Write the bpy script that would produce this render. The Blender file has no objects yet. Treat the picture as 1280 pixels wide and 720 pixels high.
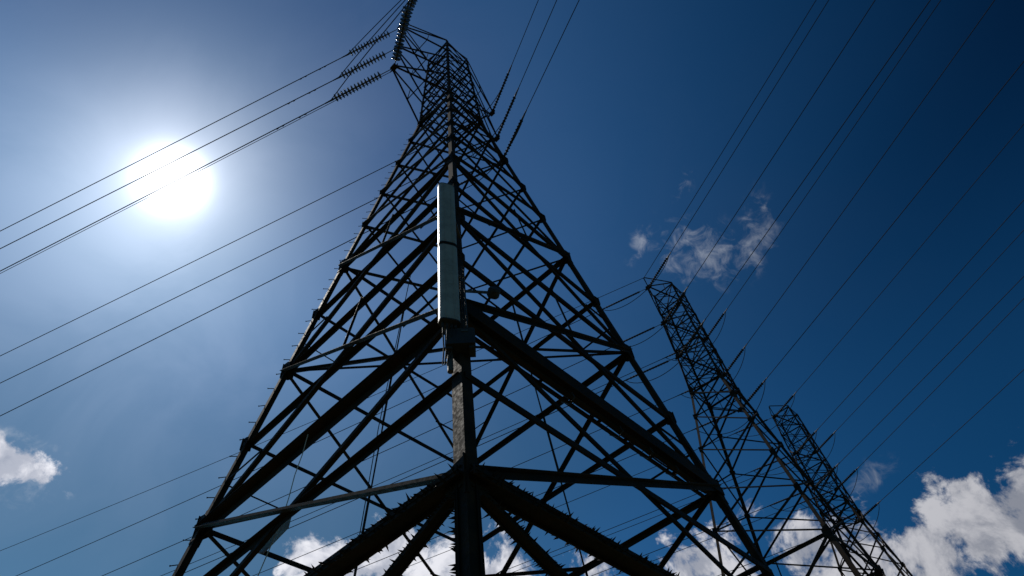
import bpy, math, random
from mathutils import Vector, Matrix, noise
R = math.radians
random.seed(7)
scene = bpy.context.scene
col = scene.collection

# ------------------------------------------------------------------ camera
EYE = Vector((0.0, 0.0, 1.6))
CF = Vector((0.0, 0.60545577, 0.79587896))
CR = Vector((0.98797707, 0.12304326, -0.09360374))
CU = Vector((0.15460047, -0.78631016, 0.59817641))
cam_d = bpy.data.cameras.new('camera')
cam = bpy.data.objects.new('camera', cam_d)
col.objects.link(cam)
cam.matrix_world = Matrix(((CR.x, CU.x, -CF.x, EYE.x), (CR.y, CU.y, -CF.y, EYE.y),
                           (CR.z, CU.z, -CF.z, EYE.z), (0, 0, 0, 1)))
cam_d.sensor_width = 36.0
cam_d.lens = 36.0 * 800.0 / 1280.0
cam_d.clip_start = 0.05
cam_d.clip_end = 20000
scene.camera = cam

# ------------------------------------------------------------------ world, sun, exposure
SUN_AZ, SUN_EL = -50.76, 55.77
SUN = Vector((math.sin(R(SUN_AZ)) * math.cos(R(SUN_EL)), math.cos(R(SUN_AZ)) * math.cos(R(SUN_EL)), math.sin(R(SUN_EL))))
world = bpy.data.worlds.new('World')
scene.world = world
world.use_nodes = True
wn = world.node_tree
wn.nodes.clear()


class NT:
    """small helper to write node math in one line each"""
    def __init__(self, tree):
        self.t = tree

    def new(self, kind, **kw):
        n = self.t.nodes.new(kind)
        for k, v in kw.items():
            setattr(n, k, v)
        return n

    def put(self, sock, v):
        if isinstance(v, bpy.types.NodeSocket):
            self.t.links.new(v, sock)
        else:
            sock.default_value = v

    def m(self, op, a, b=None, c=None, clamp=False):
        n = self.new('ShaderNodeMath', operation=op)
        n.use_clamp = clamp
        for i, v in enumerate((a, b, c)):
            if v is not None:
                self.put(n.inputs[i], v)
        return n.outputs[0]

    def vm(self, op, a, b=None, out=0, scale=None):
        n = self.new('ShaderNodeVectorMath', operation=op)
        self.put(n.inputs[0], a)
        if b is not None:
            self.put(n.inputs[1], b)
        if scale is not None:
            self.put(n.inputs['Scale'], scale)
        return n.outputs[out]

    def mix(self, f, a, b, mode='MIX'):
        n = self.new('ShaderNodeMix', data_type='RGBA', blend_type=mode)
        self.put(n.inputs[0], f)
        self.put(n.inputs[6], a)
        self.put(n.inputs[7], b)
        return n.outputs[2]

    def noise(self, vec, scale, detail=6.0, rough=0.55, dist=0.0):
        n = self.new('ShaderNodeTexNoise')
        self.put(n.inputs['Vector'], vec)
        n.inputs['Scale'].default_value = scale
        n.inputs['Detail'].default_value = detail
        n.inputs['Roughness'].default_value = rough
        n.inputs['Distortion'].default_value = dist
        return n.outputs[0]

    def remap(self, v, a, b, c=0.0, d=1.0, smooth=True):
        n = self.new('ShaderNodeMapRange')
        if smooth:
            n.interpolation_type = 'SMOOTHSTEP'
        self.put(n.inputs[0], v)
        for i, x in enumerate((a, b, c, d)):
            self.put(n.inputs[1 + i], x)
        return n.outputs[0]


def build_world():
    g = NT(wn)
    out = g.new('ShaderNodeOutputWorld')
    bg = g.new('ShaderNodeBackground')
    sky = g.new('ShaderNodeTexSky', sky_type='NISHITA')
    sky.sun_disc = False
    sky.sun_elevation = R(SUN_EL)
    sky.sun_rotation = R(SUN_AZ)
    sky.altitude = 1500
    sky.air_density = 1.0
    sky.dust_density = 0.6
    sky.ozone_density = 2.0
    d = g.new('ShaderNodeTexCoord').outputs['Generated']
    d = g.vm('NORMALIZE', d)
    sep = g.new('ShaderNodeSeparateXYZ')
    g.put(sep.inputs[0], d)
    # deep polarised mountain blue: contrast raised round a pivot
    gm = g.new('ShaderNodeGamma')
    g.put(gm.inputs[0], g.mix(1.0, sky.outputs[0], (SKY_SCALE,) * 3 + (1,), 'MULTIPLY'))
    gm.inputs[1].default_value = SKY_GAMMA
    base = g.mix(1.0, gm.outputs[0], SKY_TINT, 'MULTIPLY')
    # polarised darkening of clear air away from the sun
    cs0 = g.vm('DOT_PRODUCT', d, tuple(SUN), out=1)
    th0 = g.m('MULTIPLY', g.m('ARCCOSINE', g.m('MINIMUM', cs0, 1.0)), 57.2958)
    el0 = g.m('MULTIPLY', g.m('ARCSINE', sep.outputs[2]), 57.2958)
    pol = g.remap(th0, 14.0, 76.0, 1.0, g.remap(el0, 29.0, 49.0, 0.26, 0.02))
    pc = g.new('ShaderNodeCombineColor')
    g.put(pc.inputs[0], g.m('POWER', pol, 1.5))
    g.put(pc.inputs[1], g.m('POWER', pol, 0.70))
    g.put(pc.inputs[2], g.m('POWER', pol, 0.57))
    base = g.mix(1.0, base, pc.outputs[0], 'MULTIPLY')
    # whiter haze low in the sky under the sun
    high = g.m('MULTIPLY', g.remap(el0, 46.0, 62.0, 0.0, 1.0), g.remap(th0, 16.0, 34.0, 1.0, 0.0))
    low = g.m('MULTIPLY', g.remap(el0, 28.0, 56.0, 1.0, 0.0), g.remap(th0, 30.0, 54.0, 1.0, 0.0))
    hz = g.new('ShaderNodeCombineColor')
    g.put(hz.inputs[0], g.m('SUBTRACT', g.m('ADD', 1.0, g.m('MULTIPLY', low, 0.05)), g.m('MULTIPLY', high, 0.32)))
    g.put(hz.inputs[1], g.m('SUBTRACT', g.m('SUBTRACT', 1.0, g.m('MULTIPLY', low, 0.22)), g.m('MULTIPLY', high, 0.3)))
    g.put(hz.inputs[2], g.m('SUBTRACT', g.m('SUBTRACT', 1.0, g.m('MULTIPLY', low, 0.38)), g.m('MULTIPLY', high, 0.22)))
    base = g.mix(1.0, base, hz.outputs[0], 'MULTIPLY')
    # bright air round the sun (world direction, part of the sky itself)
    cs = g.vm('DOT_PRODUCT', d, tuple(SUN), out=1)
    th = g.m('MULTIPLY', g.m('ARCCOSINE', g.m('MINIMUM', cs, 1.0)), 57.2958)
    a1 = g.m('MULTIPLY', g.m('EXPONENT', g.m('MULTIPLY', g.m('POWER', g.m('DIVIDE', th, 1.75), 2.0), -1.0)), 3.2)
    a2 = g.m('MULTIPLY', g.m('EXPONENT', g.m('DIVIDE', th, -3.8)), 1.05)
    a3 = g.m('MULTIPLY', g.m('EXPONENT', g.m('DIVIDE', th, -10.0)), 0.36)
    # uneven thin veil of high haze, thicker low under the sun
    veil = g.remap(g.noise(d, 4.5, 5.0, 0.55, 0.6), 0.34, 0.68, 0.72, 1.30)
    a3 = g.m('MULTIPLY', g.m('MULTIPLY', a3, veil), g.remap(el0, 40.0, 66.0, 1.25, 0.42))
    au = g.new('ShaderNodeCombineColor')
    g.put(au.inputs[0], g.m('ADD', g.m('ADD', a1, a2), g.m('MULTIPLY', a3, 0.92)))
    g.put(au.inputs[1], g.m('ADD', g.m('ADD', a1, a2), g.m('MULTIPLY', a3, 0.95)))
    g.put(au.inputs[2], g.m('ADD', g.m('ADD', a1, a2), g.m('MULTIPLY', a3, 1.12)))
    base = g.mix(1.0, base, au.outputs[0], 'ADD')
    # clouds: banks at their compass bearings and heights, broken up by noise
    az = g.m('MULTIPLY', g.m('ARCTAN2', sep.outputs[0], sep.outputs[1]), 57.2958)
    el = g.m('MULTIPLY', g.m('ARCSINE', sep.outputs[2]), 57.2958)

    def density(vec, azs, els, banks=None):
        tot = None
        for (a0, e0, wa, we, tilt, amp) in (banks or CLOUDS):
            da = g.m('SUBTRACT', azs, a0)
            de = g.m('SUBTRACT', g.m('SUBTRACT', els, e0), g.m('MULTIPLY', da, tilt))
            q = g.m('ADD', g.m('POWER', g.m('ABSOLUTE', g.m('DIVIDE', da, wa)), 2.0), g.m('POWER', g.m('ABSOLUTE', g.m('DIVIDE', de, we)), 2.0))
            b = g.m('MULTIPLY', g.m('EXPONENT', g.m('MULTIPLY', q, -1.0)), amp)
            tot = b if tot is None else g.m('MAXIMUM', tot, b)
        n1 = g.noise(vec, 11.0, 10.0, 0.64, 0.45)
        n2 = g.noise(vec, 38.0, 5.0, 0.55, 0.3)
        nn = g.m('ADD', g.m('MULTIPLY', n1, 1.35), g.m('MULTIPLY', n2, 0.45))
        nn = g.m('SUBTRACT', nn, 0.93)
        return g.m('ADD', tot, g.m('MULTIPLY', nn, 2.1)), tot
    dens, tot = density(d, az, el)
    gate = g.remap(tot, 0.04, 0.30)
    cover = g.m('MULTIPLY', g.remap(dens, 0.40, 0.76), gate)
    # lit from the sun: thickness towards the sun compared with thickness here
    d2 = g.vm('ADD', d, tuple(SUN * 0.035))
    ns = g.noise(d2, 11.0, 10.0, 0.64, 0.45)
    n0 = g.noise(d, 11.0, 10.0, 0.64, 0.45)
    sh = g.remap(g.m('SUBTRACT', n0, ns), -0.12, 0.14)
    edge = g.remap(dens, 0.9, 1.7, 1.0, 0.0)
    sh = g.m('ADD', g.m('MULTIPLY', sh, 0.6), g.m('MULTIPLY', edge, 0.4))
    ccol = g.mix(sh, CLOUD_DARK, CLOUD_LIGHT)
    # clouds nearer the sun are brighter (forward scattering)
    fwd = g.remap(th, 22.0, 78.0, 1.55, 0.78)
    sc = g.new('ShaderNodeCombineColor')
    for i in range(3):
        g.put(sc.inputs[i], fwd)
    ccol = g.mix(1.0, ccol, sc.outputs[0], 'MULTIPLY')
    full = g.mix(g.m('MULTIPLY', cover, 0.94), base, ccol)
    g.put(bg.inputs[0], full)
    # thin broken wisps
    wd, wt = density(g.vm('MULTIPLY', d, (1.0, 1.0, 1.0)), az, el, WISPS)
    wn1 = g.noise(d, 38.0, 9.0, 0.62, 0.5)
    wc = g.m('MULTIPLY', g.m('MULTIPLY', g.remap(g.m('ADD', g.m('MULTIPLY', wt, 0.30), wn1), 0.58, 1.06), g.remap(wt, 0.02, 0.6)), 0.44)
    full = g.mix(wc, full, g.mix(1.0, (0.46, 0.48, 0.52, 1), sc.outputs[0], 'MULTIPLY'))
    g.put(bg.inputs[0], full)
    bg.inputs[1].default_value = 1.0
    g.t.links.new(bg.outputs[0], out.inputs[0])


SKY_SCALE = 0.10
SKY_GAMMA = 1.5
SKY_TINT = (0.74, 1.32, 1.30, 1)
CLOUD_DARK = (0.10, 0.13, 0.20, 1)
CLOUD_LIGHT = (0.62, 0.62, 0.66, 1)
# bearing, height, half widths (deg), tilt, amount
CLOUDS = [
    (-49.9, 32.9, 4.4, 1.7, 0.0, 1.3),
    (-51.0, 30.4, 2.0, 0.7, 0.0, 0.6),
    (-16.5, 30.6, 10.5, 3.0, 0.10, 1.02),
    (-9.0, 28.8, 9.0, 4.2, -0.1, 1.0),
    (3.0, 28.0, 5.0, 2.6, 0.0, 0.72),
    (13.0, 26.0, 8.0, 4.0, -0.1, 0.88),
    (24.0, 25.0, 8.0, 4.0, -0.2, 0.92),
    (32.0, 23.0, 8.0, 4.4, -0.05, 1.0),
    (40.0, 22.6, 9.0, 4.4, 0.0, 1.05),
    (30.0, 16.0, 30.0, 5.0, 0.0, 0.9),
    (-10.0, 20.0, 30.0, 5.0, 0.0, 0.9),
]
WISPS = [(26.5, 50.2, 6.2, 3.2, -0.25, 0.85), (31.5, 48.0, 5.0, 1.8, 0.2, 0.8), (20.0, 53.3, 2.8, 1.4, 0.3, 0.75), (29.5, 55.8, 2.6, 0.9, 0.2, 0.7), (35.0, 50.5, 3.4, 1.4, 0.2, 0.65), (-48.0, 34.6, 3.2, 0.6, 0.0, 0.9), (-46.5, 31.6, 2.2, 1.6, 0.0, 0.7), (-47.0, 27.0, 0.5, 0.3, 0.0, 0.8), (29.5, 28.6, 2.6, 1.0, 0.0, 0.75)]
build_world()

sun_d = bpy.data.lights.new('sun', 'SUN')
sun_d.energy = 4.0
sun_d.angle = R(0.5)
sun_d.color = (1.0, 0.95, 0.87)
sun = bpy.data.objects.new('sun', sun_d)
sun.rotation_euler = SUN.to_track_quat('Z', 'Y').to_euler()
sun.location = SUN * 80
col.objects.link(sun)

vs = scene.view_settings
vs.view_transform = 'Standard'
vs.look = 'None'
vs.exposure = 0.0
vs.gamma = 1.0
vs.use_curve_mapping = False
scene.render.engine = 'CYCLES'

# ------------------------------------------------------------------ materials


def mat(name, base, rough=0.6, metal=0.0, var=0.0, scale=6.0, base2=None, bump=0.0, spec=0.5, detail=6.0, lo=0.42, hi=0.62):
    m = bpy.data.materials.new(name)
    m.use_nodes = True
    g = NT(m.node_tree)
    b = m.node_tree.nodes['Principled BSDF']
    b.inputs['Roughness'].default_value = rough
    b.inputs['Metallic'].default_value = metal
    b.inputs['Specular IOR Level'].default_value = spec
    b.inputs['Base Color'].default_value = (*base, 1)
    co = g.new('ShaderNodeTexCoord').outputs['Object']
    if base2 is not None:
        n = g.noise(co, scale, detail, 0.62, 0.3)
        n2 = g.noise(co, scale * 7.3, 4.0, 0.6)
        f = g.remap(g.m('ADD', g.m('MULTIPLY', n, 0.75), g.m('MULTIPLY', n2, 0.25)), lo, hi)
        g.put(b.inputs['Base Color'], g.mix(f, (*base, 1), (*base2, 1)))
        g.put(b.inputs['Roughness'], g.remap(n2, 0.3, 0.7, max(0.05, rough - 0.12), min(1.0, rough + 0.15)))
    if bump:
        bp = g.new('ShaderNodeBump')
        bp.inputs['Strength'].default_value = bump
        g.put(bp.inputs['Height'], g.noise(co, scale * 5, 5.0, 0.6))
        g.put(b.inputs['Normal'], bp.outputs[0])
    return m


M = {}
M['steel'] = mat('weathered_steel', (0.017, 0.014, 0.011), 0.68, 0.0, base2=(0.036, 0.021, 0.012), scale=1.6, bump=0.2, spec=0.10)
M['leg'] = mat('leg_steel', (0.020, 0.016, 0.012), 0.72, 0.0, base2=(0.052, 0.029, 0.016), scale=2.2, bump=0.06, spec=0.07)
M['galv'] = mat('galvanised_steel', (0.11, 0.105, 0.10), 0.55, 0.3, base2=(0.07, 0.06, 0.05), scale=2.2, bump=0.1)
M['cable'] = mat('stranded_aluminium', (0.03, 0.031, 0.034), 0.85, 0.0, base2=(0.042, 0.042, 0.045), scale=3.0, spec=0.0)
M['radome'] = mat('white_radome', (0.40, 0.365, 0.32), 0.42, 0.0, base2=(0.25, 0.22, 0.185), scale=3.5, spec=0.5, lo=0.42, hi=0.70)
M['glass'] = mat('glazed_insulator', (0.04, 0.042, 0.035), 0.2, 0.0, base2=(0.07, 0.06, 0.045), scale=8.0, spec=1.0)
M['composite'] = mat('grey_composite', (0.03, 0.03, 0.032), 0.85, 0.0, base2=(0.045, 0.04, 0.04), scale=6.0, spec=0.08)
M['box'] = mat('painted_box', (0.022, 0.021, 0.02), 0.6, 0.0, base2=(0.034, 0.028, 0.024), scale=4.0)
M['rubber'] = mat('black_rubber', (0.012, 0.012, 0.013), 0.75, 0.0, base2=(0.03, 0.03, 0.03), scale=8.0)
M['plate'] = mat('pale_sheet', (0.50, 0.49, 0.46), 0.6, 0.0, base2=(0.28, 0.25, 0.22), scale=5.0, lo=0.45, hi=0.6)
g_ = NT(M['plate'].node_tree)
tr_ = g_.new('ShaderNodeBsdfTranslucent')
tr_.inputs[0].default_value = (0.5, 0.47, 0.42, 1)
mx_ = g_.new('ShaderNodeMixShader')
mx_.inputs[0].default_value = 0.35
g_.put(mx_.inputs[1], M['plate'].node_tree.nodes['Principled BSDF'].outputs[0])
g_.put(mx_.inputs[2], tr_.outputs[0])
g_.put(M['plate'].node_tree.nodes['Material Output'].inputs[0], mx_.outputs[0])
M['cord'] = mat('pale_cord', (0.55, 0.54, 0.50), 0.8, 0.0, base2=(0.4, 0.38, 0.35), scale=10.0)
M['concrete'] = mat('concrete', (0.36, 0.34, 0.31), 0.85, 0.0, base2=(0.26, 0.25, 0.23), scale=4.0, bump=0.3)
M['ground'] = mat('dry_grass_ground', (0.035, 0.048, 0.022), 0.95, 0.0, base2=(0.07, 0.058, 0.036), scale=0.35, bump=0.5, detail=9.0, spec=0.1)

# ------------------------------------------------------------------ mesh helpers


class MB:
    def __init__(self):
        self.v = []
        self.f = []

    def add(self, vs_, fs):
        o = len(self.v)
        self.v += [tuple(x) for x in vs_]
        self.f += [tuple(i + o for i in f) for f in fs]

    def extrude(self, prof, p, q, u, w, prof2=None):
        """sweep a closed 2D profile from p to q in the axes u, w"""
        n = len(prof)
        a = [p + u * x + w * y for x, y in prof]
        b = [q + u * x + w * y for x, y in (prof2 or prof)]
        fs = [(i, (i + 1) % n, n + (i + 1) % n, n + i) for i in range(n)]
        fs += [tuple(range(n - 1, -1, -1)), tuple(range(n, 2 * n))]
        self.add(a + b, fs)

    def angle(self, p, q, w, t, ref, side=1.0):
        """L-section steel: one flange in the plane towards ref, one square to it"""
        p = Vector(p); q = Vector(q)
        d = (q - p).normalized()
        u = Vector(ref); u = (u - d * u.dot(d)).normalized()
        x = d.cross(u).normalized() * side
        h = w / 2
        self.extrude([(0, -h), (w, -h), (w, -h + t), (t, -h + t), (t, h), (0, h)], p, q, u, x)

    def box(self, p, q, w, h, ref):
        p = Vector(p); q = Vector(q)
        d = (q - p).normalized()
        u = Vector(ref); u = (u - d * u.dot(d)).normalized()
        x = d.cross(u).normalized()
        self.extrude([(-w / 2, -h / 2), (w / 2, -h / 2), (w / 2, h / 2), (-w / 2, h / 2)], p, q, u, x)

    def tube(self, pts, r, n=6, cap=True):
        pts = [Vector(p) for p in pts]
        rs = r if isinstance(r, (list, tuple)) else [r] * len(pts)
        up = Vector((0.31, 0.17, 0.93))
        rings = []
        for i, p in enumerate(pts):
            d = (pts[min(i + 1, len(pts) - 1)] - pts[max(i - 1, 0)]).normalized()
            u = up - d * up.dot(d)
            if u.length < 1e-3:
                u = Vector((1, 0, 0)) - d * d.x
            u.normalize()
            w = d.cross(u)
            up = u
            rings.append([p + (u * math.cos(k * 2 * math.pi / n) + w * math.sin(k * 2 * math.pi / n)) * rs[i] for k in range(n)])
        vs_ = [v for r_ in rings for v in r_]
        fs = []
        for i in range(len(pts) - 1):
            for k in range(n):
                fs.append((i * n + k, i * n + (k + 1) % n, (i + 1) * n + (k + 1) % n, (i + 1) * n + k))
        if cap:
            fs.append(tuple(range(n - 1, -1, -1)))
            fs.append(tuple(range((len(pts) - 1) * n, len(pts) * n)))
        self.add(vs_, fs)

    def cone(self, p, d, r, n=4):
        d = Vector(d)
        u = d.orthogonal().normalized()
        w = d.normalized().cross(u)
        p = Vector(p)
        self.add([p + (u * math.cos(k * 2 * math.pi / n) + w * math.sin(k * 2 * math.pi / n)) * r for k in range(n)] + [p + d],
                 [(k, (k + 1) % n, n) for k in range(n)] + [tuple(range(n - 1, -1, -1))])

    def build(self, name, m, parent=None, smooth=False, loc=None):
        me = bpy.data.meshes.new(name)
        me.from_pydata(self.v, [], self.f)
        me.update()
        if smooth:
            me.polygons.foreach_set('use_smooth', [True] * len(me.polygons))
        me.materials.append(m)
        o = bpy.data.objects.new(name, me)
        col.objects.link(o)
        if parent is not None:
            o.parent = parent
        if loc is not None:
            o.location = loc
        return o


def tag(o, label=None, cat=None, group=None, kind=None):
    for k, v in (('label', label), ('category', cat), ('group', group), ('kind', kind)):
        if v:
            o[k] = v
    return o


def empty(name, loc, rz=0.0):
    o = bpy.data.objects.new(name, None)
    o.empty_display_size = 0.3
    o.location = loc
    o.rotation_euler = (0, 0, rz)
    col.objects.link(o)
    return o


# ------------------------------------------------------------------ site layout
ARM = Vector((0.60193166, 0.7985476, 0.0))        # along the cross-arms, away to the right
LINE = Vector((0.7985476, -0.60193166, 0.0))      # along the line, towards the viewer's right
YAW = math.atan2(ARM.y, ARM.x)
O1 = Vector((-1.9464, 13.8640, 0.0))
O2 = Vector((12.8878, 34.5188, -4.02))
O3 = Vector((24.7313, 51.5999, -4.63))


def terrain(x, y):
    s = (Vector((x, y, 0)) - O1).dot(ARM)
    pts = [(-3000, 6.0), (-60, 2.0), (9, 0.0), (15, -1.2), (20, -4.02), (30, -4.02), (40, -4.5), (56, -4.7), (400, -9), (9000, -60)]
    z = pts[-1][1]
    for (a, za), (b, zb) in zip(pts, pts[1:]):
        if a <= s <= b:
            z = za + (zb - za) * (s - a) / (b - a)
            break
    r = math.hypot(x, y)
    flat = min([(Vector((x, y, 0)) - Vector((o.x, o.y, 0))).length for o in (O1, O2, O3)] + [r])
    w = max(0.0, min(1.0, (flat - 9) / 30))
    return z + w * (noise.noise(Vector((x * .02, y * .02, 0))) * 1.2 + noise.noise(Vector((x * .004, y * .004, 3))) * min(9.0, r * .02))


def build_ground():
    ax = []
    x = 0.0
    st = 2.0
    while x < 6000:
        ax.append(x)
        x += st
        if x > 70:
            st *= 1.25
    ax = sorted(set([-a for a in ax] + ax))
    n = len(ax)
    mb = MB()
    cx, cy = 10.0, 28.0
    mb.v = [(a + cx, b + cy, terrain(a + cx, b + cy) - 0.02) for b in ax for a in ax]
    mb.f = [(j * n + i, j * n + i + 1, (j + 1) * n + i + 1, (j + 1) * n + i) for j in range(n - 1) for i in range(n - 1)]
    o = mb.build('ground', M['ground'], smooth=True)
    tag(o, kind='structure')


build_ground()

# ------------------------------------------------------------------ lattice pylon
# heights measured from the eye level, local axes: x along the arms, y along the line
DZ = 1.6
APEX, SLOPE = 43.08, 0.19351
WAIST, TOP = 34.0, 45.0


def half(h):
    r = SLOPE * (APEX - h) if h <= WAIST else 1.757 + (1.35 - 1.757) * (h - WAIST) / (TOP - WAIST)
    return r / math.sqrt(2)


CORNER = {'N': (-1, -1), 'R': (1, -1), 'F': (1, 1), 'L': (-1, 1)}
FACES = [('N', 'L'), ('N', 'R'), ('R', 'F'), ('L', 'F')]


def P(c, h):
    s = half(h)
    return Vector((CORNER[c][0] * s, CORNER[c][1] * s, h + DZ))


def face_normal(a, b):
    ca, cb = CORNER[a], CORNER[b]
    return Vector(((ca[0] + cb[0]) / 2, (ca[1] + cb[1]) / 2, 0.0)).normalized()


LOW = [9.55, 14.84, 20.44, 23.43, 26.2, 29.1, 31.8, 34.0]
MID = {(9.55, 14.84): 12.03, (14.84, 20.44): 17.57}
ARMS = (42.5, 38.24, 34.7)
REACH = 4.05


def member(root, name, p, q, w, t, ref, off=0.0, nrm=None, cut=0.0, side=1.0, m='steel'):
    p = Vector(p); q = Vector(q)
    if nrm is not None:
        p = p + nrm * off
        q = q + nrm * off
    d = (q - p).normalized()
    mb = MB()
    mb.angle(p + d * cut, q - d * cut, w, t, ref, side)
    return mb.build(name, M[m], root)


def xcross(a, b, h0, h1):
    """where the two diagonals of a panel cross"""
    w0 = half(h0); w1 = half(h1)
    k = w0 / (w0 + w1)
    return P(a, h0).lerp(P(b, h1), k)


def spiked_beam(root, p, q, w, t, up, name='anti_climb_guard', pitch=0.105, both=True, ln=0.085):
    p = Vector(p); q = Vector(q)
    mb = MB()
    d = (q - p).normalized()
    side = d.cross(Vector(up)).normalized()
    nrm = side.cross(d).normalized()
    mb.box(p, q, w, t, side)
    mb.box(p + side * (w * .42), q + side * (w * .42), t, w * .42, side)
    mb.box(p - side * (w * .42), q - side * (w * .42), t, w * .42, side)
    n = int((q - p).length / pitch)
    rr = random.Random(int(p.x * 1000 + q.y * 77))
    for i in range(n):
        if rr.random() < .12:
            continue
        b = p + d * (pitch * (i + 0.5))
        for s in ((1, -1) if both else (1,)):
            for k in range(2):
                a = rr.uniform(-0.7, 0.7)
                v = (side * s * math.cos(a) + nrm * math.sin(a) + d * rr.uniform(-0.35, 0.35)).normalized()
                mb.cone(b + side * s * (w * .5 - 0.01) + nrm * rr.uniform(-w * .2, w * .2) + d * (k * pitch * .5), v * ln * rr.uniform(.6, 1.15), 0.018)
    return mb.build(name, M['steel'], root)


def gusset(root, c, h, sz=0.34):
    s = CORNER[c]
    p = P(c, h)
    mb = MB()
    for ax_ in (0, 1):
        e = Vector((-s[0], 0, 0)) if ax_ == 0 else Vector((0, -s[1], 0))
        nn = Vector((0, s[1], 0)) if ax_ == 0 else Vector((s[0], 0, 0))
        o = p + nn * 0.012
        prof = [(-.06, -sz), (sz * .7, -sz * .8), (sz * 1.2, -.1), (sz * 1.2, .1), (sz * .7, sz * .8), (-.06, sz)]
        a = [o + e * x + Vector((0, 0, y)) for x, y in prof]
        b = [v + nn * .018 for v in a]
        k = len(prof)
        mb.add(a + b, [tuple(range(k)), tuple(range(2 * k - 1, k - 1, -1))] + [(i, (i + 1) % k, k + (i + 1) % k, k + i) for i in range(k)])
        for bx, bz in ((sz * .25, sz * .5), (sz * .25, -sz * .5), (sz * .8, .06), (sz * .8, -.06), (sz * .45, .2 * sz)):
            c0 = o + e * bx + Vector((0, 0, bz)) + nn * .018
            mb.tube([c0, c0 + nn * .022], .022, 6)
    return mb.build('gusset_plate', M['steel'], root)


def build_pylon():
    root = empty('lattice_pylon', O1, YAW)
    bare = []
    # legs: lower raking length and the upper body length
    for c, s in CORNER.items():
        mb = MB()
        for h0, h1, w, t in ((-1.55, 9.55, .225, .022), (9.55, 20.44, .20, .02), (20.44, WAIST, .17, .018), (WAIST, TOP + .12, .125, .014)):
            p = P(c, h0); q = P(c, min(h1, TOP))
            if h1 > TOP:
                q = q + Vector((0, 0, .12))
            u = Vector((-s[0], 0, 0)); w_ = Vector((0, -s[1], 0))
            prof = [(0, 0), (w, 0), (w, t), (t, t), (t, w), (0, w)]
            mb.extrude(prof, p, q, u, w_)
            if h1 <= WAIST:       # splice cover at the joint
                e = (q - p).normalized()
                w2 = w + .02
                mb.extrude([(-.014, -.014), (w2, -.014), (w2, -.002), (-.002, -.002), (-.002, w2), (-.014, w2)], q - e * .45, q + e * .45, u, w_)
        leg = mb.build('leg', M['leg'], root)
        fm = MB()
        b = P(c, -1.55)
        for k, (r, z0, z1) in enumerate(((.55, -.4, .12), (.34, .12, .32))):
            fm.box(Vector((b.x, b.y, z0)), Vector((b.x, b.y, z1)), r * 2, r * 2, Vector((1, 0, 0)))
        fm.build('footing', M['concrete'], root)
    # lower panels
    for a, b in FACES:
        n = face_normal(a, b)
        front = a == 'N'
        # foot panel and level 5 / 7.3 / 9.55
        for h in (7.3,):
            member(root, 'horizontal_strut', P(a, h), P(b, h), .13, .012, (0, 0, -1), -.03, n, .05)
        x = xcross(a, b, 5.0, 9.55)
        member(root, 'diagonal_brace', P(a, 5.0), P(b, 9.55), .12, .012, n, .02, n, .06)
        member(root, 'diagonal_brace', P(b, 5.0), P(a, 9.55), .10, .012, -n, -.07, n, .06)
        if not front:
            member(root, 'redundant_brace', x, (P(a, 9.55) + P(b, 9.55)) / 2, .05, .008, n, -.02, n)
            member(root, 'redundant_brace', x, (P(a, 5.0) + P(b, 5.0)) / 2, .05, .008, n, -.02, n)
        if not front:
            member(root, 'horizontal_strut', P(a, 5.0), P(b, 5.0), .14, .014, (0, 0, -1), -.03, n, .05)
        member(root, 'diagonal_brace', P(a, -1.0), P(b, 5.0), .11, .012, n, .02, n, .06)
        if front:
            spiked_beam(root, P(a, 5.0) - n * .08, P(b, -1.0) - n * .08, .17, .03, (0, 0, 1), ln=.10)
        else:
            member(root, 'diagonal_brace', P(b, -1.0), P(a, 5.0), .11, .012, -n, -.07, n, .06)
        for h0, h1 in zip(LOW, LOW[1:]):
            big = (h0, h1) in MID
            w = .115 if big else .09
            member(root, 'diagonal_brace', P(a, h0), P(b, h1), w, .011, n, .02, n, .06)
            member(root, 'diagonal_brace', P(b, h0), P(a, h1), w, .011, -n, -.05, n, .06)
            if big:
                hm = MID[(h0, h1)]
                member(root, 'horizontal_strut', P(a, hm), P(b, hm), .14 if front else .12, .012, (0, 0, -1), -.10, n, .05)
                x = xcross(a, b, h0, h1)
                for hh in ((h1,) if front else (h0, h1)):
                    member(root, 'redundant_brace', x, (P(a, hh) + P(b, hh)) / 2, .055, .008, n, -.02, n)
                # short struts from the legs' quarter points to the diagonals
                for c, o in ((a, b), (b, a)):
                    qh = (h0 + hm) / 2
                    k = (qh - h0) / (h1 - h0)
                    member(root, 'redundant_brace', P(c, qh), P(c, h0).lerp(P(o, h1), k * .97), .045, .006, (0, 0, -1), -.02, n)
        for h in (14.84, 20.44):
            member(root, 'horizontal_strut', P(a, h), P(b, h), .15, .013, (0, 0, -1), -.10, n, .05)
        member(root, 'horizontal_strut', P(a, 34.0), P(b, 34.0), .11, .011, (0, 0, -1), -.10, n, .03)
        # heavy main strut at the first splice
        mb = MB()
        p = P(a, 9.55); q = P(b, 9.55)
        if front:
            w_ = .25 if b == 'L' else .23
            mb.angle(p - n * .02, q - n * .02, w_, .018, (0, 0, -1))
            mb.angle(p - n * .05 - Vector((0, 0, .05)), q - n * .05 - Vector((0, 0, .05)), w_, .018, (0, 0, 1), -1.0)
        else:
            mb.angle(p - n * .03, q - n * .03, .14, .013, (0, 0, -1))
        mb.build('horizontal_strut', M['steel'], root)
    # plan bracing
    member(root, 'plan_brace', P('L', 14.84), P('R', 14.84), .09, .01, (0, 0, -1), 0, None, .3)
    for f in FACES:
        pass
    for (a, b), (c, d) in zip(FACES, FACES[1:] + FACES[:1]):
        m0 = (P(a, 20.44) + P(b, 20.44)) / 2
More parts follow.
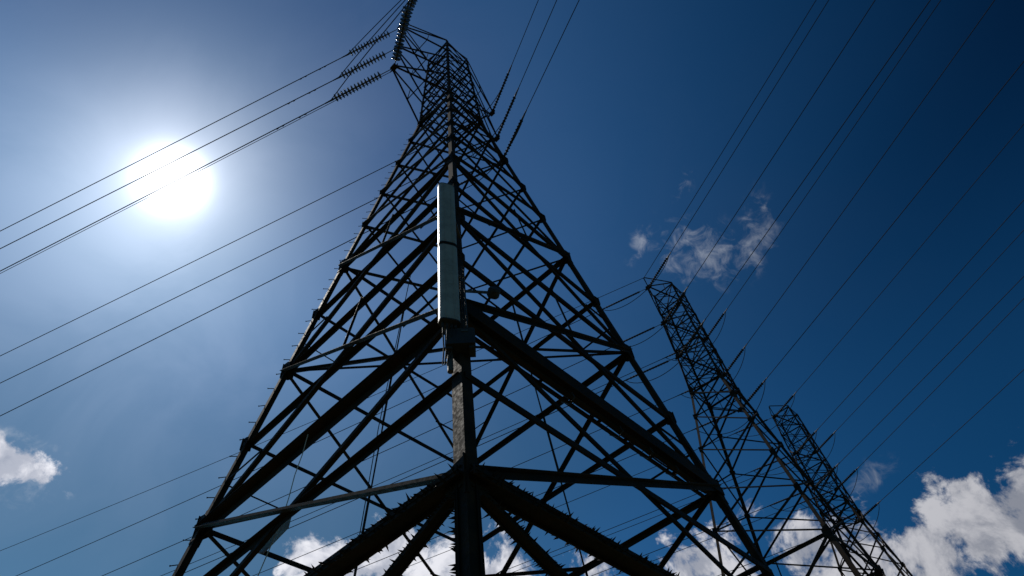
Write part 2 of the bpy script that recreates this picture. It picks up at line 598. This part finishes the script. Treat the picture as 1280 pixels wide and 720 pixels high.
    mids = [(P(a, 9.55) + P(b, 9.55)) / 2 for a, b in (('N', 'L'), ('N', 'R'), ('R', 'F'), ('L', 'F'))]
    order = [mids[0], mids[1], mids[2], mids[3]]
    member(root, 'plan_brace', mids[2], mids[3], .08, .01, (0, 0, -1))
    # spiked anti-climb frame low on the near leg
    z5 = [P(c, 5.0) for c in 'NRFL']
    for b in ('L', 'R'):
        spiked_beam(root, P('N', 5.0), P(b, 5.0), .34, .03, (0, 0, 1), pitch=.062, ln=.095)
    gl = spiked_beam(root, P('N', 3.0) + Vector((.10, .10, 0)), P('N', 4.95) + Vector((.10, .10, 0)), .30, .02, (.7, .7, 0), pitch=.10, both=False, ln=.10)
    # body above the waist
    UP = [34.0, 35.45, 36.85, 38.24, 39.65, 41.05, 42.5, 43.75, 45.0]
    for a, b in FACES:
        n = face_normal(a, b)
        for h0, h1 in zip(UP, UP[1:]):
            member(root, 'diagonal_brace', P(a, h0), P(b, h1), .062, .008, n, .015, n, .03)
            member(root, 'diagonal_brace', P(b, h0), P(a, h1), .062, .008, -n, -.04, n, .03)
        for h in (34.72, 38.24, 42.5, 45.0):
            member(root, 'horizontal_strut', P(a, h), P(b, h), .08, .01, (0, 0, -1), -.06, n, .02)
    for h in (38.24, 45.0):
        member(root, 'plan_brace', P('N', h), P('F', h), .06, .008, (0, 0, -1))
        member(root, 'plan_brace', P('L', h), P('R', h), .06, .008, (0, 0, -1), -.1, Vector((0, 0, 1)))
    # cross-arms: left ones meet legs N and L, right ones R and F
    for sg, (c1, c2) in ((-1, ('N', 'L')), (1, ('R', 'F'))):
        for ha in ARMS:
            arm = empty('crossarm', (0, 0, 0))
            arm.parent = root
            tipv = Vector((sg * REACH, 0, ha + DZ))
            hu = min(ha + 2.45, 45.0)
            hl = ha - (.55 if ha < 36 else .0)
            lows = [P(c, hl) for c in (c1, c2)]
            ups = [P(c, hu) for c in (c1, c2)]
            tl = [tipv + Vector((0, k * .11, -.02)) for k in (-1, 1)]
            for p, t_ in zip(lows, tl):
                mb = MB(); mb.angle(p, t_, .085, .01, (0, 0, -1)); mb.build('chord', M['steel'], arm)
            for p, t_ in zip(ups, tl):
                mb = MB(); mb.angle(p, t_ + Vector((0, 0, .07)), .07, .009, (0, 0, 1)); mb.build('chord', M['steel'], arm)
            mb = MB()
            k = .45
            mb.angle(lows[0].lerp(tl[0], k), lows[1].lerp(tl[1], k), .045, .006, (0, 0, -1))
            for i in (0, 1):
                mb.angle(lows[i].lerp(tl[i], k), ups[i].lerp(tl[i], .42), .045, .006, (0, 1 if i else -1, 0))
            mb.build('arm_bracing', M['steel'], arm)
            mb = MB()
            mb.box(tipv + Vector((-.12 * sg, 0, .03)), tipv + Vector((.14 * sg, 0, .03)), .34, .20, (0, 1, 0))
            mb.box(tipv + Vector((.0, -.30, -.03)), tipv + Vector((.0, .30, -.03)), .03, .20, (1, 0, 0))
            mb.build('arm_tip_plate', M['steel'], arm)
    # small earth-wire horn on the top left arm
    mb = MB()
    tipv = Vector((-REACH + .1, 0, 42.5 + DZ))
    hn = Vector((-REACH - .05, 0, 43.75 + DZ))
    mb.angle(tipv, hn, .07, .009, (0, 1, 0))
    mb.angle(P('N', 45.0), hn, .06, .008, (0, 0, 1))
    mb.angle(P('L', 45.0), hn + Vector((.0, .05, 0)), .06, .008, (0, 0, 1))
    mb.build('earth_wire_horn', M['steel'], root)
    for c in CORNER:
        for h in (5.0, 9.55, 12.03, 14.84, 17.57, 20.44, 23.43, 26.2, 29.1, 31.8, 34.0):
            gusset(root, c, h, .30 if h in (5.0, 9.55, 14.84, 20.44) else .20)
    return root


pylon1 = build_pylon()


def kids(o):
    return [c for c in bpy.data.objects if c.parent == o]


def copy_tree(o, skip=()):
    tree = {}
    for x in bpy.data.objects:
        if x.parent:
            tree.setdefault(x.parent.name, []).append(x)

    def rec(a, par):
        c = a.copy()
        col.objects.link(c)
        if par is not None:
            c.parent = par
        for ch in tree.get(a.name, []):
            if ch.name.split('.')[0] not in skip:
                rec(ch, c)
        return c
    return rec(o, None)


tag(pylon1, 'huge dark steel lattice pylon filling the middle, closest of three', 'pylon', 'steel lattice pylons in a row')
for o_, lab in ((O2, 'second lattice pylon, mid-sized, standing right of the huge closest pylon'),
                (O3, 'smallest and farthest lattice pylon, at far right behind the second')):
    c = copy_tree(pylon1)
    c.location = o_
    c['label'] = lab

# step bolts up the left leg of the near pylon
smb = MB()
smb.tube([(0, 0, 0), (-.12, .12, .0)], .012, 6)
smb.tube([(-.12, .12, 0), (-.132, .132, 0)], .02, 6)
k = 0
proto = None
h = 3.2
while h < 33.0:
    p = P('L', h)
    if proto is None:
        proto = smb.build('step_bolt', M['steel'], pylon1)
        b = proto
    else:
        b = proto.copy(); col.objects.link(b); b.parent = pylon1
    b.location = p
    b.rotation_euler = (0, 0, 0.25 * (-1) ** k * .4)
    h += 0.62 + random.uniform(-.05, .05)
    k += 1

# ------------------------------------------------------------------ cables, insulator strings, jumpers
SAG_E, SAG_C = -4.5, 1300.0


def tipw(o, sg, ha):
    return o + ARM * REACH * sg + Vector((0, 0, ha + DZ))


def catenary(p, az, s):
    a = R(az)
    return p + Vector((math.sin(a) * s, math.cos(a) * s, math.tan(R(SAG_E)) * s + s * s / (2 * SAG_C)))


def disc_mesh():
    prof = [(0.0, -.075), (.028, -.07), (.034, -.02), (.075, -.012), (.165, .012), (.175, .03), (.16, .045), (.08, .05), (.05, .062), (.045, .095), (.02, .10), (0.0, .10)]
    n = 14
    vs_, fs = [], []
    for x, y in prof:
        for k in range(n):
            a = 2 * math.pi * k / n
            vs_.append((x * math.cos(a), x * math.sin(a), y))
    for i in range(len(prof) - 1):
        for k in range(n):
            fs.append((i * n + k, i * n + (k + 1) % n, (i + 1) * n + (k + 1) % n, (i + 1) * n + k))
    return vs_, fs


DV, DF = disc_mesh()
disc_me = None


def insulator(o, sg, ha, az, detailed, label, lead, wide):
    """tension string from the arm tip out along the cable; returns the clamp point"""
    global disc_me
    p = tipw(o, sg, ha)
    d = (catenary(p, az, 6.0) - p).normalized()
    root = empty('insulator_string', p)
    root.rotation_mode = 'QUATERNION'
    root.rotation_quaternion = d.to_track_quat('Z', 'Y')
    tag(root, label, 'insulator', 'insulator strings at the arm tips')
    nd, pitch = 14, .205
    end = lead + nd * pitch
    mb = MB()
    mb.tube([(0, 0, .0), (0, 0, .12), (0, 0, .16), (0, 0, lead - .04), (0, 0, lead)], [.05, .05, .024, .024, .03], 8)
    mb.build('link_rod', M['galv'], root)
    mb = MB()
    mb.tube([(0, 0, end - .02), (0, 0, end + .10), (0, 0, end + .16), (0, 0, end + .40), (0, 0, end + .60)], [.03, .055, .055, .04, .035], 8)
    mb.build('cable_clamp', M['box'], root)
    if detailed:
        if disc_me is None:
            disc_me = bpy.data.meshes.new('insulator_disc')
            disc_me.from_pydata(DV, [], DF)
            disc_me.polygons.foreach_set('use_smooth', [True] * len(disc_me.polygons))
            disc_me.materials.append(M['glass'])
        for i in range(nd):
            c = bpy.data.objects.new('insulator_disc', disc_me)
            col.objects.link(c)
            c.parent = root
            c.location = (0, 0, lead + (i + .5) * pitch)
            c.scale = (wide, wide, 1.15)
    else:
        mb = MB()
        for i in range(nd):
            z = lead + (i + .5) * pitch
            mb.add([(x * wide, y * wide, w + z) for x, y, w in DV], DF)
        mb.tube([(0, 0, lead), (0, 0, end)], .06, 8)
        mb.build('insulator_stack', M['composite'], root, smooth=True)
    return catenary(p, az, end + .3), end + .3


NEAR = {(1, -1): (142.0, 150.0, 154.5), (1, 1): (150.97, 150.6, 149.37),
        (2, -1): (153.86, 154.78, 154.75), (2, 1): (156.0, 157.3, 156.3),
        (3, -1): (157.1, 158.4, 158.4), (3, 1): (158.2, 160.1, 159.8)}
FAR = {(1, -1): (-73.97, -73.93, -73.33), (1, 1): (-73.34, -73.13, -72.25),
       (2, -1): (-72.0, -71.95, -72.4), (2, 1): (-72.4, -72.6, -72.9),
       (3, -1): (-73.0, -73.1, -73.3), (3, 1): (-73.4, -73.6, -73.8)}
WHO = {1: 'the huge closest pylon', 2: 'the second pylon', 3: 'the farthest small pylon'}
LEV = ('top', 'middle', 'lowest')
SIDE = {-1: 'left-hand', 1: 'right-hand'}


def cable_curve(p, az, s0, s1, r, name, label):
    pts = []
    s = s0
    while s < s1:
        pts.append(catenary(p, az, s))
        s += 1.5 if s < 40 else 6.0
    mb = MB()
    o = pts[0].copy()
    mb.tube([q - o for q in pts], r, 7)
    ob = mb.build(name, M['cable'], None, smooth=True, loc=o)
    tag(ob, label, 'power cable', 'overhead power cables')
    return ob


def jumper(a, b, sag, label, bend):
    pts = []
    for i in range(25):
        t = i / 24
        q = a.lerp(b, t)
        k = 4 * t * (1 - t)
        q = q + Vector((0, 0, -sag * (k ** .8))) + bend * k
        pts.append(q)
    o = pts[0].copy()
    mb = MB()
    mb.tube([q - o for q in pts], .024, 7)
    ob = mb.build('jumper_cable', M['cable'], None, smooth=True, loc=o)
    tag(ob, label, 'jumper cable', 'slack jumper loops at the arm tips')


ORG = {1: O1, 2: O2, 3: O3}
for t in (1, 2, 3):
    for sg in (-1, 1):
        for l, ha in enumerate(ARMS):
            who = f'{LEV[l]} {SIDE[sg]} arm of {WHO[t]}'
            p = tipw(ORG[t], sg, ha)
            e1, s1 = insulator(ORG[t], sg, ha, NEAR[(t, sg)][l], t == 1 and sg < 0, f'ribbed insulator string rising overhead from {who}', .38 if t == 1 and sg < 0 else .15, 1.4 if t == 1 and sg < 0 else .62)
            e2, s2 = insulator(ORG[t], sg, ha, FAR[(t, sg)][l], t == 1 and sg < 0, f'ribbed insulator string leading lower left from {who}', .75 if sg < 0 else .45, 1.25 if t == 1 and sg < 0 else .5)
            cable_curve(p, NEAR[(t, sg)][l], s1 - .05, 150.0, .022, 'power_cable', f'dark cable passing overhead to upper right from {who}')
            cable_curve(p, FAR[(t, sg)][l], s2 - .05, 230.0, .028, 'power_cable', f'dark cable running off to lower left from {who}')
            jumper(e1, e2, 1.9, f'thin slack jumper loop hanging under the {who}', ARM * sg * .25)
# vibration dampers clipped under the near pylon's left-hand lines
for l, ha in enumerate(ARMS):
    az = FAR[(1, -1)][l]
    for s_ in (5.6, 7.0):
        p = catenary(tipw(O1, -1, ha), az, s_)
        d = (catenary(tipw(O1, -1, ha), az, s_ + 1) - p).normalized()
        mb = MB()
        dn = Vector((0, 0, -.09))
        mb.tube([Vector((0, 0, 0)), dn], .02, 6)
        mb.tube([dn - d * .24, dn - d * .12], .035, 8)
        mb.tube([dn - d * .12, dn + d * .12], .012, 6)
        mb.tube([dn + d * .12, dn + d * .24], .035, 8)
        cable = next(o for o in bpy.data.objects if o.get('label') == f'dark cable running off to lower left from {LEV[l]} left-hand arm of {WHO[1]}')
        mb.build('vibration_damper', M['composite'], cable, loc=p - cable.location)
# thin earth wires
for t, l_ in ((2, 0), (1, 2)):
    if t == 2:
        p = ORG[2] + ARM * (-REACH - .05) + Vector((0, 0, 43.75 + DZ))
        cable_curve(p, -74.2, .0, 230.0, .022, 'earth_wire', 'thin earth wire to the left from the very top of the second pylon')['category'] = 'earth wire'
        cable_curve(p, 153.6, .0, 150.0, .022, 'earth_wire', 'thin earth wire overhead from the very top of the second pylon')['category'] = 'earth wire'
    else:
        p = tipw(O1, -1, 34.7) + Vector((0, 0, -.42))
        cable_curve(p, -73.3, .0, 230.0, .016, 'earth_wire', 'thinnest wire just under the lowest left-hand cable of the huge closest pylon')['category'] = 'earth wire'

# ------------------------------------------------------------------ equipment on the near leg


def ray(x, y):
    return (CF + CR * ((x - 640) / 800) - CU * ((y - 360) / 800)).normalized()


def at(x, y, depth):
    r = ray(x, y)
    return EYE + r * (depth / r.dot(CF))


def to_world(v):
    return O1 + Matrix.Rotation(YAW, 3, 'Z') @ v


NEARDIR = Vector((0.139, -0.990, 0.0))      # from the axis out through the near leg
SIDEDIR = Vector((0.990, 0.139, 0.0))
r0 = ray(561.5, 400)
hd = 6.95
AP = Vector((r0.x, r0.y, 0)).normalized() * hd     # plan position of the antenna stack


def radome(z0, z1, label):
    root = empty('panel_antenna', (AP.x, AP.y, z0))
    root.rotation_euler = (0, 0, math.atan2(-AP.x, AP.y) + R(16))
    tag(root, label, 'antenna', 'white panel antennas on the near leg')
    # front faces local -y
    prof = []
    for k in range(28):
        a = 2 * math.pi * k / 28
        c, s = math.cos(a), math.sin(a)
        x = .185 * math.copysign(abs(c) ** .55, c)
        y = .105 * math.copysign(abs(s) ** .7, s)
        prof.append((x, y))
    mb = MB()
    L = z1 - z0
    mb.extrude(prof, Vector((0, 0, .03)), Vector((0, 0, L - .03)), Vector((1, 0, 0)), Vector((0, 1, 0)))
    o = mb.build('radome', M['radome'], root, smooth=False)
    for x in (-.075, .075):
        mb = MB()
        mb.box(Vector((x, -.106, .06)), Vector((x, -.106, L - .06)), .016, .012, (1, 0, 0))
        mb.build('radome_rib', M['radome'], root)
    for z in (0, L - .03):
        mb = MB()
        pp = [(x * 1.02, y * 1.02) for x, y in prof]
        mb.extrude(pp, Vector((0, 0, z)), Vector((0, 0, z + .03)), Vector((1, 0, 0)), Vector((0, 1, 0)))
        mb.build('end_cap', M['box'], root)
    for z in (.3, L - .3):
        mb = MB()
        mb.box(Vector((0, .09, z)), Vector((0, .27, z)), .10, .05, (1, 0, 0))
        mb.box(Vector((-.09, .24, z)), Vector((.09, .24, z)), .10, .08, (0, 0, 1))
        mb.build('bracket', M['galv'], root)
    for x in (-.11, -.04, .04, .11):
        mb = MB()
        mb.tube([(x, 0, 0), (x, 0, -.09)], .022, 8)
        mb.tube([(x, .0, -.09), (x, .01, -.25), (x * .6, .12, -.5), (x * .5, .25, -.75)], .013, 6)
        mb.build('feeder_cable', M['rubber'], root)
    return root


ZA0, ZA1, ZA2 = 8.3 + DZ, 10.62 + DZ, 13.15 + DZ
radome(ZA0, ZA1, 'lower of two stacked white panel antennas on the near leg')
radome(ZA1 + .05, ZA2, 'upper of two stacked white panel antennas on the near leg')
# mounting pole with its arms back to the leg
pole = empty('antenna_pole', (AP.x * 1.035, AP.y * 1.035, ZA0))
tag(pole, 'dark vertical mounting pole directly behind the white panel antennas', 'pole')
mb = MB(); mb.tube([(0, 0, -.9), (0, 0, ZA2 - ZA0 + .15)], .05, 12); mb.build('pole_tube', M['galv'], pole, smooth=False)
for hz in (8.5, 10.4, 12.9):
    q = to_world(P('N', hz)); a = Vector((AP.x * 1.035, AP.y * 1.035, hz + DZ))
    mb = MB()
    for s in (-.10, .10):
        mb.box(a + SIDEDIR * s * .5 - pole.location, q + SIDEDIR * s - pole.location, .06, .06, (0, 0, 1))
    mb.box(a - SIDEDIR * .12 - pole.location, a + SIDEDIR * .12 - pole.location, .09, .12, (0, 0, 1))
    mb.build('standoff_bracket', M['galv'], pole)

# equipment box clamped round the leg under the antennas
q = to_world(P('N', 8.0))
eb = empty('equipment_box', q)
eb.rotation_euler = (0, 0, math.atan2(SIDEDIR.y, SIDEDIR.x))
tag(eb, 'black equipment box clamped round the near leg below the antennas', 'equipment box')
mb = MB()
mb.extrude([(-.25, -.20), (-.22, -.23), (.22, -.23), (.25, -.20), (.25, .10), (-.25, .10)], Vector((0, 0, -.16)), Vector((0, 0, .22)), Vector((1, 0, 0)), Vector((0, 1, 0)))
mb.build('housing', M['box'], eb)
for x in (-.19, .19):
    mb = MB()
    mb.box(Vector((x, -.10, -.22)), Vector((x, -.10, -.161)), .10, .16, (1, 0, 0))
    mb.build('mounting_foot', M['box'], eb)
mb = MB(); mb.box(Vector((.02, -.236, .14)), Vector((.14, -.236, .14)), .012, .035, (0, 1, 0)); mb.build('handle', M['galv'], eb)
# bundle of feeders and a short ladder rack above the box
lad = empty('cable_ladder', q + Vector((0, 0, .3)))
lad.rotation_euler = eb.rotation_euler
tag(lad, 'short rack of feeder cables on the near leg between box and antennas', 'cable rack')
mb = MB()
for x in (-.13, .13):
    mb.box(Vector((x, -.12, 0)), Vector((x, -.12 + .42, 2.2)), .03, .04, (1, 0, 0))
for i in range(9):
    z = .1 + i * .25
    mb.box(Vector((-.13, -.12 + z * .19, z)), Vector((.13, -.12 + z * .19, z)), .025, .03, (0, 0, 1))
mb.build('ladder_frame', M['galv'], lad)
for i, x in enumerate((-.09, -.05, 0.0, .05, .09)):
    mb = MB()
    mb.tube([(x * .6, -.16, -.1), (x, -.17, .4), (x, -.05, 1.1), (x * 1.3, .06, 1.8), (x + .05, .12, 2.2)], .016, 6)
    mb.build('feeder_cable', M['rubber'], lad)

# round microwave drum on a stub arm right of the leg
dp = at(617, 366, 12.0)
dr = empty('microwave_drum', dp)
dr.rotation_euler = (R(70), 0, R(25))
tag(dr, 'small black drum-shaped dish on a stub arm right of the antennas', 'dish')
mb = MB()
n = 20
mb.tube([(0, 0, -.10), (0, 0, -.06), (0, 0, .06), (0, 0, .10)], [.09, .12, .12, .09], n)
mb.build('drum_shell', M['rubber'], dr, smooth=False)
mb = MB()
inv = dr.rotation_euler.to_matrix().inverted()
tgt = inv @ (to_world(P('N', 10.1)) - dp)
mb.tube([(0, 0, 0), tgt], .03, 8)
mb.build('stub_arm', M['galv'], dr)

# cable tray hung below the heavy strut on the right face
tray = empty('cable_tray', to_world(P('N', 9.0)))
tag(tray, 'long ladder tray of cables slung under the thick right-hand strut', 'cable tray')
a0 = P('N', 9.3) + Vector((.12, .02, 0)); b0 = P('R', 9.3) + Vector((-.45, .02, 0))
a0w, b0w = to_world(a0) - tray.location, to_world(b0) - tray.location
inn = Matrix.Rotation(YAW, 3, 'Z') @ Vector((0, 1, 0))
for k_, wd in ((.06, .09), (.27, .06)):
    mb = MB()
    mb.box(a0w + inn * (k_ + wd / 2), b0w + inn * (k_ + wd / 2), wd, .09, inn)
    mb.build('side_rail', M['steel'], tray)
nr = 9
for i in range(nr):
    mb = MB()
    c = a0w.lerp(b0w, (i + .5) / nr)
    mb.box(c + inn * .155, c + inn * .265, .08, .03, (0, 0, 1))
    mb.build('rung', M['steel'], tray)
rr = random.Random(3)
for j in range(2):
    mb = MB()
    pts = []
    for i in range(30):
        k_ = i / 29
        c = a0w.lerp(b0w, k_) + inn * (.17 + .05 * j + rr.uniform(-.01, .01))
        pts.append(c + Vector((0, 0, .05 + .015 * math.sin(i * 1.3 + j))))
    mb.tube(pts, .022, 6)
    mb.build('feeder_cable', M['rubber'], tray)
for i, k_ in enumerate((.36, .55, .68, .8)):
    c = a0w.lerp(b0w, k_)
    mb = MB()
    mb.tube([c + Vector((0, 0, -.05)), c + Vector((0, 0, -.22)) - inn * .05, c + Vector((0, 0, -.30)) + inn * .12, c + Vector((0, 0, -.10)) + inn * .3], .016, 6)
    mb.build('hanger_loop', M['rubber'], tray)

# pale sheet caught on the bracing at lower left, and a cord hanging past it
pts = [at(366, 640, 12.7), at(361, 660, 12.45), at(330, 692, 12.3), at(318, 692, 12.45), at(336, 664, 12.75)]
c = sum(pts, Vector()) / 5
mb = MB()
nn = (pts[2] - pts[0]).cross(pts[1] - pts[4]).normalized()
a = [p - c for p in pts]; b = [p - c + nn * .012 for p in pts]
mb.add(a + b, [(0, 1, 2, 3, 4), (9, 8, 7, 6, 5)] + [(i, (i + 1) % 5, 5 + (i + 1) % 5, 5 + i) for i in range(5)])
sh = mb.build('loose_sheet', M['plate'], None, loc=c)
tag(sh, 'pale scuffed rectangular sheet caught on the lower left bracing', 'sheet')
mb = MB()
p0 = at(385, 543, 13.6); p1 = at(352, 650, 12.3); p2 = at(316, 735, 11.6)
pts = [Vector((0, 0, 0))] + [(p1 - p0) * k_ + Vector((.015 * math.sin(k_ * 9), 0, 0)) for k_ in (.25, .5, .75, 1)] + [(p2 - p0) * 1.0]
mb.tube(pts, .011, 6)
cd = mb.build('hanging_cord', M['cord'], None, loc=p0)
tag(cd, 'thin pale cord hanging from the thick left-hand strut', 'cord')
mb = MB()
p0 = at(514, 340, 19.0); p1 = at(473, 535, 17.0); p2 = at(444, 700, 15.5)
mb.tube([Vector(), p1 - p0, p2 - p0], .012, 6)
cd = mb.build('hanging_cord', M['rubber'], None, loc=p0)
tag(cd, 'long thin dark cord hanging down through the left side of the lattice', 'cord')
